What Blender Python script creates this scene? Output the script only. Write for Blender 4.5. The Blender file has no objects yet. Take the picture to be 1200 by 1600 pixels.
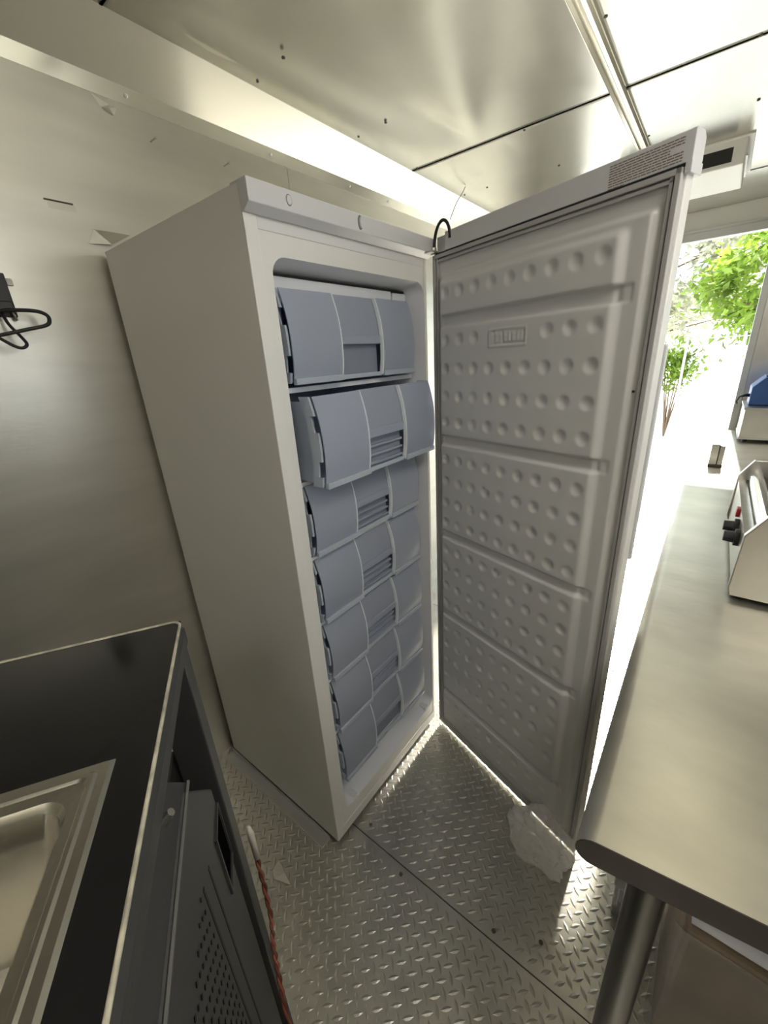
import bpy, math, random
from mathutils import Vector, Matrix, noise
random.seed(7)
PI = math.pi
scene = bpy.context.scene
COL = scene.collection

# ------------------------------------------------------------------ camera
def setup_camera():
    yaw, pit, rol = -0.6813, -0.3606, -0.0633
    F = Vector((math.sin(yaw)*math.cos(pit), math.cos(yaw)*math.cos(pit), math.sin(pit)))
    R = F.cross(Vector((0, 0, 1))).normalized()
    U = R.cross(F)
    R2 = R*math.cos(rol) + U*math.sin(rol)
    U2 = -R*math.sin(rol) + U*math.cos(rol)
    cam = bpy.data.cameras.new('camera')
    o = bpy.data.objects.new('camera', cam)
    COL.objects.link(o)
    m = Matrix((R2, U2, -F)).transposed().to_4x4()
    m.translation = Vector((0.7074, -0.5292, 1.4747))
    o.matrix_world = m
    cam.sensor_fit = 'VERTICAL'
    cam.sensor_height = 36.0
    cam.lens = 632.49/1600*36.0
    cam.clip_start = 0.01
    scene.camera = o
setup_camera()

# ------------------------------------------------------------------ light
w = bpy.data.worlds.new('sky'); scene.world = w; w.use_nodes = True
bg = w.node_tree.nodes['Background']
bg.inputs[0].default_value = (0.86, 0.93, 1.0, 1); bg.inputs[1].default_value = 3.1
def sun():
    l = bpy.data.lights.new('sun', 'SUN'); l.energy = 13; l.angle = 0.04; l.color = (1, .93, .8)
    o = bpy.data.objects.new('sun', l); COL.objects.link(o)
    o.rotation_euler = Vector((.0, -1.0, -.68)).to_track_quat('-Z', 'Y').to_euler()
    o.location = (0, 6, 8)
sun()
def portal(name, loc, sx, sy, direction):
    l = bpy.data.lights.new(name, 'AREA'); l.shape = 'RECTANGLE'; l.size = sx; l.size_y = sy
    l.cycles.is_portal = True
    o = bpy.data.objects.new(name, l); COL.objects.link(o); o.location = loc
    o.rotation_euler = Vector(direction).to_track_quat('-Z', 'Z').to_euler()
DOOR = (-0.32, 0.845, 0.0, 2.09)      # doorway x0,x1,z0,z1 in the end wall
WIN = (-0.08, 0.90, 1.32, 1.98)       # hatch y0,y1,z0,z1 in the right wall
portal('doorway_portal', ((DOOR[0]+DOOR[1])/2, 3.40, 1.045), DOOR[1]-DOOR[0], 2.09, (0, -1, 0))
portal('hatch_portal', (1.53, (WIN[0]+WIN[1])/2, (WIN[2]+WIN[3])/2), WIN[1]-WIN[0], WIN[3]-WIN[2], (-1, 0, 0))
vs = scene.view_settings
vs.view_transform = 'Standard'; vs.look = 'None'; vs.gamma = 1.0; vs.exposure = 0.17; vs.use_curve_mapping = False
cy = scene.cycles
cy.max_bounces = 9; cy.adaptive_threshold = 0.02; cy.diffuse_bounces = 5; cy.glossy_bounces = 5; cy.transparent_max_bounces = 16
cy.transmission_bounces = 6; cy.sample_clamp_indirect = 6.0; cy.caustics_reflective = True; cy.blur_glossy = 0.5

# ------------------------------------------------------------------ materials
def mat(name, col, rough=.5, metal=0., spec=.5, bump=0., bscale=40., stretch=None, cvar=0., cscale=6., trans=0., coat=0.):
    m = bpy.data.materials.new(name); m.use_nodes = True
    nt = m.node_tree; N = nt.nodes; L = nt.links
    b = N['Principled BSDF']
    b.inputs['Base Color'].default_value = (*col, 1)
    b.inputs['Roughness'].default_value = rough
    b.inputs['Metallic'].default_value = metal
    b.inputs['Specular IOR Level'].default_value = spec
    b.inputs['Coat Weight'].default_value = coat
    tc = N.new('ShaderNodeTexCoord'); mp = N.new('ShaderNodeMapping')
    L.new(tc.outputs['Object'], mp.inputs[0])
    if stretch: mp.inputs['Scale'].default_value = stretch
    if bump:
        n = N.new('ShaderNodeTexNoise'); n.inputs['Scale'].default_value = bscale; n.inputs['Detail'].default_value = 4
        L.new(mp.outputs[0], n.inputs['Vector'])
        bp = N.new('ShaderNodeBump'); bp.inputs['Strength'].default_value = bump; bp.inputs['Distance'].default_value = .004
        L.new(n.outputs['Fac'], bp.inputs['Height']); L.new(bp.outputs[0], b.inputs['Normal'])
    if cvar:
        n2 = N.new('ShaderNodeTexNoise'); n2.inputs['Scale'].default_value = cscale; n2.inputs['Detail'].default_value = 6
        L.new(mp.outputs[0], n2.inputs['Vector'])
        r = N.new('ShaderNodeValToRGB')
        r.color_ramp.elements[0].position = .3; r.color_ramp.elements[1].position = .7
        r.color_ramp.elements[0].color = (*[max(0, c*(1-cvar)) for c in col], 1)
        r.color_ramp.elements[1].color = (*[min(1, c*(1+cvar)) for c in col], 1)
        L.new(n2.outputs['Fac'], r.inputs[0]); L.new(r.outputs[0], b.inputs['Base Color'])
    if trans:
        t = N.new('ShaderNodeBsdfTransparent'); mx = N.new('ShaderNodeMixShader')
        t.inputs[0].default_value = (*[min(1, c*1.1+.05) for c in col], 1)
        mx.inputs[0].default_value = trans
        out = N['Material Output']
        L.new(b.outputs[0], mx.inputs[1]); L.new(t.outputs[0], mx.inputs[2]); L.new(mx.outputs[0], out.inputs[0])
    return m
M = {
 'wall': mat('satin_steel_wall', (.62, .60, .53), .35, .75, bump=.05, bscale=30, stretch=(1, 1, 6), cvar=.06, cscale=3),
 'ceil': mat('aluminium_ceiling', (.62, .61, .555), .24, .85, bump=.02, bscale=4, cvar=.04),
 'cove': mat('aluminium_cove', (.82, .80, .72), .22, .8, bump=.02, bscale=8),
 'trimmetal': mat('ridge_trim_metal', (.74, .70, .60), .25, .9),
 'floor': mat('floor_plate_metal', (.55, .54, .49), .33, .85, bump=.05, bscale=40, cvar=.16, cscale=9),
 'lug': mat('tread_metal', (.50, .49, .445), .40, .85),
 'white': mat('white_enamel', (.78, .775, .75), .32, 0, bump=.03, bscale=160),
 'plasticw': mat('white_plastic', (.72, .72, .72), .3, 0),
 'doorliner': mat('door_liner_plastic', (.62, .615, .60), .32, 0),
 'hole': mat('black_void', (.004, .004, .004), .9, 0, spec=0.),
 'legsteel': mat('dark_pipe', (.13, .125, .115), .3, .9),
 'beadgrey': mat('bead_grey', (.16, .16, .155), .5, 0),
 'fascia': mat('fascia_plastic', (.66, .66, .68), .3, 0),
 'liner': mat('freezer_liner', (.72, .735, .78), .35, 0),
 'gasket': mat('gasket_grey', (.45, .44, .43), .6, 0),
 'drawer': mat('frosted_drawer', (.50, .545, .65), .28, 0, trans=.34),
 'edgewhite': mat('lit_edge', (.84, .88, .92), .25, 0),  # light piped through the drawer edges, painted as an opaque pale colour
 'drawermid': mat('frosted_drawer_shaded', (.46, .50, .60), .3, 0, trans=.32),  # drawer plastic with the centre panel's shade painted in darker
 'drawerrecess': mat('recess_shaded', (.36, .39, .47), .3, 0, trans=.30),  # drawer plastic darkened to paint the shade inside the grip recess
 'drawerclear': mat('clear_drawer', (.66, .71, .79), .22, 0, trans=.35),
 'black': mat('black_plastic', (.018, .018, .019), .45, 0),
 'blackgloss': mat('black_top', (.014, .014, .0145), .12, 0, spec=.3, cvar=.2, cscale=3),
 'darkpanel': mat('charcoal_panel', (.045, .045, .046), .5, 0, bump=.08, bscale=300),
 'wornedge': mat('worn_edge', (.48, .45, .36), .5, 0, bump=.4, bscale=120, cvar=.35, cscale=60),
 'steel': mat('brushed_steel', (.56, .55, .52), .3, .95, bump=.05, bscale=80, stretch=(1, 12, 1), cvar=.08, cscale=10),
 'sinksteel': mat('sink_steel', (.50, .48, .425), .26, .95, bump=.02, bscale=200),
 'counter': mat('counter_steel', (.56, .535, .46), .34, .85, bump=.16, bscale=18, stretch=(1, 1.9, 1), cvar=.09, cscale=7),
 'darkbrown': mat('dark_edge', (.05, .042, .038), .45, .2),
 'brown': mat('brown_carton', (.24, .175, .12), .6, 0, cvar=.25, cscale=8),
 'film': mat('clear_film', (.80, .80, .78), .16, 0, bump=.5, bscale=35, trans=.62),
 'filmbag': mat('crumpled_film', (.90, .90, .88), .14, 0, bump=.25, bscale=30, trans=.5),
 'whitebin': mat('white_bin', (.70, .72, .75), .45, 0),
 'red': mat('red_cord', (.30, .085, .05), .6, 0),
 'cordw': mat('cord_pale', (.65, .62, .55), .6, 0),
 'redsw': mat('red_switch', (.45, .03, .04), .3, 0),
 'blue': mat('blue_case', (.035, .13, .42), .4, 0),
 'paper': mat('pale_paper', (.80, .78, .70), .6, 0),
 'print': mat('brown_print', (.22, .16, .12), .7, 0),
 'grime': mat('dark_grime', (.10, .085, .06), .7, 0),
 'chrome': mat('chrome', (.75, .75, .74), .12, 1),
 'vent': mat('vent_black', (.012, .012, .013), .6, 0),
 'endwall': mat('end_wall_white', (.84, .84, .82), .4, .1),
 'frame': mat('door_frame_aluminium', (.55, .56, .55), .35, .8),
 'led': None,
 'leaf': mat('leaf_green', (.20, .40, .04), .5, 0, cvar=.45, cscale=2),
 'leafpale': mat('leaf_pale', (.78, .80, .68), .5, 0, cvar=.2, cscale=2),
 'bark': mat('bark', (.16, .11, .07), .8, 0, bump=.5, bscale=20),
 'ground': mat('pale_gravel', (.74, .71, .64), .9, 0, bump=.3, bscale=30, cvar=.12, cscale=1.5),
 'wire': mat('galvanised_wire', (.45, .45, .44), .4, .6),
}

def film(name, col, tr):
    m = bpy.data.materials.new(name); m.use_nodes = True; nt = m.node_tree; N = nt.nodes; L = nt.links
    b = N['Principled BSDF']; b.inputs['Base Color'].default_value = (*col, 1); b.inputs['Roughness'].default_value = .10
    t = N.new('ShaderNodeBsdfTransparent'); tl = N.new('ShaderNodeBsdfTranslucent'); tl.inputs[0].default_value = (*col, 1)
    m1 = N.new('ShaderNodeMixShader'); m1.inputs[0].default_value = .45; m2 = N.new('ShaderNodeMixShader'); m2.inputs[0].default_value = tr
    n = N.new('ShaderNodeTexNoise'); n.inputs['Scale'].default_value = 28; n.inputs['Detail'].default_value = 5
    tc = N.new('ShaderNodeTexCoord'); L.new(tc.outputs['Object'], n.inputs['Vector'])
    bp = N.new('ShaderNodeBump'); bp.inputs['Strength'].default_value = .9; bp.inputs['Distance'].default_value = .008
    L.new(n.outputs['Fac'], bp.inputs['Height']); L.new(bp.outputs[0], b.inputs['Normal'])
    L.new(b.outputs[0], m1.inputs[1]); L.new(tl.outputs[0], m1.inputs[2]); L.new(m1.outputs[0], m2.inputs[1]); L.new(t.outputs[0], m2.inputs[2])
    L.new(m2.outputs[0], N['Material Output'].inputs[0]); return m
def leafmat(name, col):
    m = bpy.data.materials.new(name); m.use_nodes = True; nt = m.node_tree; N = nt.nodes; L = nt.links
    b = N['Principled BSDF']; b.inputs['Roughness'].default_value = .45
    tl = N.new('ShaderNodeBsdfTranslucent'); mx = N.new('ShaderNodeMixShader'); mx.inputs[0].default_value = .5
    n = N.new('ShaderNodeTexNoise'); n.inputs['Scale'].default_value = 2.5; tc = N.new('ShaderNodeTexCoord'); L.new(tc.outputs['Object'], n.inputs['Vector'])
    r = N.new('ShaderNodeValToRGB'); r.color_ramp.elements[0].position = .35; r.color_ramp.elements[1].position = .65
    r.color_ramp.elements[0].color = (*[c*.55 for c in col], 1); r.color_ramp.elements[1].color = (*[min(1, c*1.35) for c in col], 1)
    L.new(n.outputs['Fac'], r.inputs[0]); L.new(r.outputs[0], b.inputs['Base Color']); L.new(r.outputs[0], tl.inputs[0])
    L.new(b.outputs[0], mx.inputs[1]); L.new(tl.outputs[0], mx.inputs[2]); L.new(mx.outputs[0], N['Material Output'].inputs[0]); return m
M['leaf'] = leafmat('tree_leaf', (.24, .36, .05)); M['leafpale'] = leafmat('tree_leaf_pale', (.50, .52, .40))  # pale leaves: overexposure painted into their colour
M['film'] = film('clear_film_wrap', (.86, .86, .84), .74)
M['filmbag'] = film('crumpled_clear_film', (.94, .94, .92), .42)

# ------------------------------------------------------------------ mesh helpers
def curve(pts, n=6):
    P = [Vector(p) for p in pts]; P = [P[0]*2-P[1]]+P+[P[-1]*2-P[-2]]; out = []
    for i in range(1, len(P)-2):
        for k in range(n):
            t = k/n; a, b, c, d = P[i-1], P[i], P[i+1], P[i+2]
            out.append(.5*((2*b)+(c-a)*t+(2*a-5*b+4*c-d)*t*t+(3*b-a-3*c+d)*t**3))
    return out+[P[-2]]
class MB:
    def __init__(s): s.v = []; s.f = []
    def add(s, vs_, fs):
        k = len(s.v); s.v += [tuple(p) for p in vs_]; s.f += [tuple(i+k for i in f) for f in fs]; return s
    def box(s, x0, x1, y0, y1, z0, z1):
        return s.add([(x0,y0,z0),(x1,y0,z0),(x1,y1,z0),(x0,y1,z0),(x0,y0,z1),(x1,y0,z1),(x1,y1,z1),(x0,y1,z1)],
                     [(0,3,2,1),(4,5,6,7),(0,1,5,4),(1,2,6,5),(2,3,7,6),(3,0,4,7)])
    def prism(s, poly, axis, a, b):
        # poly: 2d points; extruded along axis from a to b
        def P(p, t):
            return {'x': (t, p[0], p[1]), 'y': (p[0], t, p[1]), 'z': (p[0], p[1], t)}[axis]
        n = len(poly)
        return s.add([P(p, a) for p in poly]+[P(p, b) for p in poly],
                     [tuple(range(n-1, -1, -1)), tuple(range(n, 2*n))]+[(i, (i+1) % n, n+(i+1) % n, n+i) for i in range(n)])
    def tube(s, pts, r, seg=8, close=False):
        pts = [Vector(p) for p in pts]; n = len(pts); rings = []; prev = None
        rr = r if isinstance(r, (list, tuple)) else [r]*n
        for i, p in enumerate(pts):
            a = pts[i-1] if (i > 0 or close) else p; b = pts[(i+1) % n] if (i < n-1 or close) else p
            t = (b-a).normalized()
            if prev is None:
                u = t.orthogonal().normalized()
            else:
                u = (prev - t*prev.dot(t)); u = u.normalized() if u.length > 1e-6 else t.orthogonal().normalized()
            prev = u; vv = t.cross(u)
            rings.append([p+(u*math.cos(2*PI*k/seg)+vv*math.sin(2*PI*k/seg))*rr[i] for k in range(seg)])
        vsx = [q for rg in rings for q in rg]; fs = []
        for i in range(n if close else n-1):
            j = (i+1) % n
            for k in range(seg):
                fs.append((i*seg+k, i*seg+(k+1) % seg, j*seg+(k+1) % seg, j*seg+k))
        if not close:
            fs.append(tuple(range(seg-1, -1, -1))); fs.append(tuple((n-1)*seg+k for k in range(seg)))
        return s.add(vsx, fs)
    def grid(s, fn, nu, nv):
        vsx = [fn(i/nu, j/nv) for j in range(nv+1) for i in range(nu+1)]
        return s.add(vsx, [(j*(nu+1)+i, j*(nu+1)+i+1, (j+1)*(nu+1)+i+1, (j+1)*(nu+1)+i) for j in range(nv) for i in range(nu)])
    def mesh(s, name):
        m = bpy.data.meshes.new(name); m.from_pydata(s.v, [], s.f); m.update(); return m
    def build(s, name, material, parent=None, smooth=False, bevel=0., bseg=2):
        m = s.mesh(name)
        import bmesh
        bm = bmesh.new(); bm.from_mesh(m); bmesh.ops.recalc_face_normals(bm, faces=bm.faces); bm.to_mesh(m); bm.free()
        return link(name, m, material, parent, smooth, bevel, bseg)
def link(name, m, material, parent=None, smooth=False, bevel=0., bseg=2):
    o = bpy.data.objects.new(name, m); COL.objects.link(o)
    if material and not m.materials: m.materials.append(M[material] if isinstance(material, str) else material)
    if smooth:
        for p in m.polygons: p.use_smooth = True
    if bevel:
        b = o.modifiers.new('bevel', 'BEVEL'); b.width = bevel; b.segments = bseg; b.limit_method = 'ANGLE'; b.angle_limit = .6
    if parent: o.parent = parent
    return o
def smooth_angle(o, ang=.6):
    m = o.data
    for p in m.polygons: p.use_smooth = True
    try: m.set_sharp_from_angle(angle=ang)
    except Exception: pass
    return o
def empty(name, loc=(0, 0, 0), rz=0.):
    o = bpy.data.objects.new(name, None); COL.objects.link(o); o.location = loc; o.rotation_euler = (0, 0, rz); o.empty_display_size = .05
    return o
def tag(o, label, cat, group=None, kind=None):
    o['label'] = label; o['category'] = cat
    if group: o['group'] = group
    if kind: o['kind'] = kind
    return o
def struct(o, label=None, cat=None):
    o['kind'] = 'structure'
    if label: o['label'] = label
    if cat: o['category'] = cat
    return o
def rrect(y0, y1, z0, z1, r, n=6):
    pts = []
    for cx, cz, a0 in ((y1-r, z1-r, 0), (y0+r, z1-r, PI/2), (y0+r, z0+r, PI), (y1-r, z0+r, 1.5*PI)):
        for k in range(n+1):
            a = a0+PI/2*k/n; pts.append((cx+r*math.cos(a), cz+r*math.sin(a)))
    return pts

# ------------------------------------------------------------------ room shell
XL, XR, YN, YE, HC = -0.625, 1.42, -1.75, 3.28, 2.26
ROOM_Y0 = YN
def build_room():
    # floor: slab plus three tread plate sheets
    fl = struct(MB().box(XL-.08, XR+.08, YN-.08, YE+.10, -.10, -.004).build('floor', 'vent'), 'dark subfloor under the diamond tread plates', 'floor')
    ys = [YN, .0765, 1.351, 2.63, YE+.10]
    sheets = []
    for i in range(4):
        sheets.append(MB().box(XL, XR, ys[i]+.0016, ys[i+1]-.0016, -.004, 0.0).build('floor_plate', 'floor', fl))
    # raised tread lugs, real geometry, joined per sheet
    a = .024; L = .0155; Wd = .0052; H = .0011
    lugs = [MB() for _ in range(4)]
    ca = math.cos(PI/4); sa = math.sin(PI/4)
    n = 90
    for i in range(-30, 150):
        for j in range(-90, 120):
            p = i*a; q = j*a
            x = (p-q)*ca; y = (p+q)*sa - .9
            if x < -.62 or x > 1.0 or y < -.6 or y > 3.25: continue
            if y > 1.4 and x < .3: continue
            if x < -.05 and y > .02: continue
            ang = (PI/4 if (i+j) % 2 else -PI/4)
            d = Vector((math.cos(ang), math.sin(ang), 0)); e = Vector((-d.y, d.x, 0)); c = Vector((x, y, 0))
            k = [t for t in range(4) if ys[t]+.018 < y < ys[t+1]-.018]
            if not k: continue
            vs_ = [c-d*L, c-d*L*.3-e*Wd*.9, c+d*L*.3-e*Wd*.9, c+d*L, c+d*L*.3+e*Wd*.9, c-d*L*.3+e*Wd*.9,
                   c-d*L*.45+Vector((0, 0, H)), c+d*L*.45+Vector((0, 0, H))]
            lugs[k[0]].add(vs_, [(0,1,6),(1,2,7,6),(2,3,7),(3,4,7),(4,5,6,7),(5,0,6)])
    for k in range(4):
        if lugs[k].v:
            o = link('tread_pattern', lugs[k].mesh('tread_pattern'), 'lug', sheets[k]); o['kind'] = 'stuff'
    # countersunk screws in the floor
    sm = MB(); sm.tube([(0, 0, 0), (0, 0, .0012)], .006, 8); sm = sm.mesh('screw')
    for x, y in ((.21, .055), (.045, .11), (.49, .098), (.60, .15), (.05, 1.33), (.56, 1.33)):
        o = link('screw', sm, 'grime', fl); o.location = (x, y, 0)

    # left wall: backing slab plus satin steel sheets
    wl = struct(MB().box(XL-.08, XL-.004, YN-.08, YE+.08, -.1, HC+.06).build('wall_left', 'grime'), 'satin steel wall behind the freezer', 'wall')
    wy = [YN, -.60, .69, 1.91, YE]
    for i in range(4):
        MB().box(XL-.004, XL, wy[i]+.0008, wy[i+1]-.0008, 0, 2.15).build('wall_panel', 'wall', wl)
    # cove trim between wall and ceiling (45 degrees)
    t = .003
    prof = [(XL, 2.13), (XL+.002, 2.13), (XL+.004, 2.168), (-.528, 2.256), (-.476, 2.257), (-.476, HC), (-.53, HC), (XL, 2.172)]
    cv = struct(MB().prism(prof, 'y', YN, YE).build('trim_1', 'cove'), 'bright angled cove trim between steel wall and ceiling', 'trim')
    rm = MB(); rm.tube([(0, 0, 0), (.002, 0, -.001), (.003, 0, -.0015)], [.005, .005, .002], 8); rm = rm.mesh('rivet')
    for y in (-.3, .16, .62, 1.02, 1.28, 1.75, 2.2):
        o = link('rivet', rm, 'steel', cv); o.location = (XL+.004, y, 2.150)
    rc = MB(); rc.tube([(0, 0, 0), (0, 0, -.003), (0, 0, -.004)], [.005, .005, .002], 8); rc = rc.mesh('rivet')
    for y in (.5, .95, 1.345, 1.8):
        o = link('rivet', rc, 'grime', cv); o.location = (-.50, y, 2.2565); o.scale = (.8, .8, 1)
    # ceiling
    ce = struct(MB().box(XL-.08, XR+.08, YN-.08, YE+.08, HC+.025, HC+.10).build('ceiling', 'vent'), 'aluminium sheet ceiling', 'ceiling')
    cys = [YN, .10, 1.351, 2.633, YE]; cxs = [(-.54, .279), (.305, XR)]
    def buckle(x, y):
        h = (.0045*noise.noise(Vector((x*1.7, y*1.5, 3.1)))+.0022*noise.noise(Vector((x*5, y*3.4, 9.1))))
        # two creases running to a point by the cove, as in the buckled near sheet
        def crease(ax, ay, bx, by, w_, d_):
            ex, ey = bx-ax, by-ay; Lq = ex*ex+ey*ey; tq = max(0, min(1, ((x-ax)*ex+(y-ay)*ey)/Lq))
            dist = math.hypot(x-ax-tq*ex, y-ay-tq*ey); return d_*math.exp(-(dist/(w_*(.35+.65*(1-tq))))**2)
        if x < .28:
            h += crease(.02, .62, -.22, 1.33, .10, -.016) + crease(-.35, .35, -.25, 1.32, .14, .014)+crease(-.05, 1.40, -.22, 1.36, .05, -.004)
            h += crease(-.25, 1.36, -.33, 1.60, .05, .004)+crease(-.12, 1.42, -.12, 1.5, .02, .004)
        return h
    for i in range(4):
        for (xa, xb) in cxs:
            ya, yb = cys[i]+.0022, cys[i+1]-.0022
            g = MB(); g.grid(lambda u, v: (xa+(xb-xa)*u, ya+(yb-ya)*v, HC-.002+buckle(xa+(xb-xa)*u, ya+(yb-ya)*v)*(lambda t: t*t*(3-2*t))(min(1, 4.5*min(u, 1-u, v, 1-v)))), 48, 64)
            o = g.build('ceiling_panel', 'ceil', ce, smooth=True)
            sol = o.modifiers.new('t', 'SOLIDIFY'); sol.thickness = .002
    for y in cys[1:-1]:
        MB().box(-.54, XR, y-.0032, y+.0032, HC-.0048, HC+.004).build('seam_strip', 'hole', ce)
    for x in (-.37, -.028, .32, .65, .99):
        for y in (.5, .955, 1.36, 1.8, 2.25, 2.64):
            o = link('rivet', rc, 'grime', ce); o.location = (x+.012*math.sin(7*y+x), y+.01*math.sin(5*x+y), HC-.0025)
    # ridge trim
    rt = [(.268, HC), (.268, HC-.010), (.274, HC-.017), (.284, HC-.019), (.290, HC-.012), (.294, HC-.012), (.300, HC-.019), (.309, HC-.017), (.315, HC-.010), (.315, HC)]
    struct(MB().prism(rt, 'y', YN, YE).build('trim_2', 'trimmetal'), 'ribbed metal ridge strip running along the ceiling', 'trim')
    # end wall with open doorway
    x0, x1, z0, z1 = DOOR
    e = MB(); e.box(XL-.08, x0, YE, YE+.08, -.1, HC+.06); e.box(x1, XR+.08, YE, YE+.08, -.1, HC+.06); e.box(x0, x1, YE, YE+.08, z1, HC+.06)
    ew = struct(e.build('wall_end', 'endwall'), 'white end wall around the open doorway', 'wall')
    MB().box(x1+.035, XR, YE-.004, YE, 0, z1+.03).build('wall_panel', 'steel', ew)
    fr = MB(); fr.box(x0, x1, YE-.012, YE+.02, z1-.005, z1+.05); fr.box(x1-.004, x1+.035, YE-.014, YE+.02, 0, z1+.05); fr.box(x0-.035, x0+.004, YE-.014, YE+.02, 0, z1+.05)
    f = struct(fr.build('door_1', 'frame', bevel=.003), 'grey aluminium frame of the open doorway', 'doorway')
    MB().box(x0, x1, YE-.02, YE-.012, z1+.042, z1+.056).build('drip_rail', 'frame', f)
    # right wall with serving hatch
    y0, y1, za, zb = WIN
    r = MB(); r.box(XR, XR+.08, YN-.08, y0, -.1, HC+.06); r.box(XR, XR+.08, y1, YE+.08, -.1, HC+.06)
    r.box(XR, XR+.08, y0, y1, -.1, za); r.box(XR, XR+.08, y0, y1, zb, HC+.06)
    struct(r.build('wall_right', 'wall'), 'steel wall with the serving hatch', 'wall')
    wn = MB(); wn.box(XR-.01, XR+.09, y0-.03, y0+.01, za-.03, zb+.03); wn.box(XR-.01, XR+.09, y1-.01, y1+.03, za-.03, zb+.03)
    wn.box(XR-.01, XR+.09, y0, y1, za-.03, za+.01); wn.box(XR-.01, XR+.09, y0, y1, zb-.01, zb+.03)
    wn.box(XR+.02, XR+.05, y0, y1, za+.17, za+.23); wn.box(XR+.02, XR+.05, y0, y1, za+.40, za+.45)
    struct(wn.build('window_1', 'frame'), 'aluminium frame of the serving hatch', 'window')
    struct(MB().box(XL-.08, XR+.08, YN-.08, YN, -.1, HC+.06).build('wall_near', 'wall'), 'steel wall behind the photographer', 'wall')
build_room()

# ------------------------------------------------------------------ unseen fill lamps added under the ceiling to brighten the room
def fill_lamp():
    m = bpy.data.materials.new('fill_lamp_glow'); m.use_nodes = True
    b = m.node_tree.nodes['Principled BSDF']; b.inputs['Emission Color'].default_value = (1, .95, .86, 1); b.inputs['Emission Strength'].default_value = 20
    for loc, k, lab in (((1.14, -.12, HC), 17, 'added fill lamp above the near end of the counter'), ((1.14, -1.25, HC), 17, 'added fill lamp by the wall behind the photographer')):
        m2 = m.copy(); m2.node_tree.nodes['Principled BSDF'].inputs['Emission Strength'].default_value = k
        r = empty('fill_lamp', loc); tag(r, lab, 'lamp', 'added unseen fill lamps')
        MB().box(-.19, .19, -.19, .19, -.035, -.003).build('housing', 'endwall', r, bevel=.004)
        MB().box(-.165, .165, -.165, .165, -.041, -.035).build('diffuser', m2, r)
fill_lamp()

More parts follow.
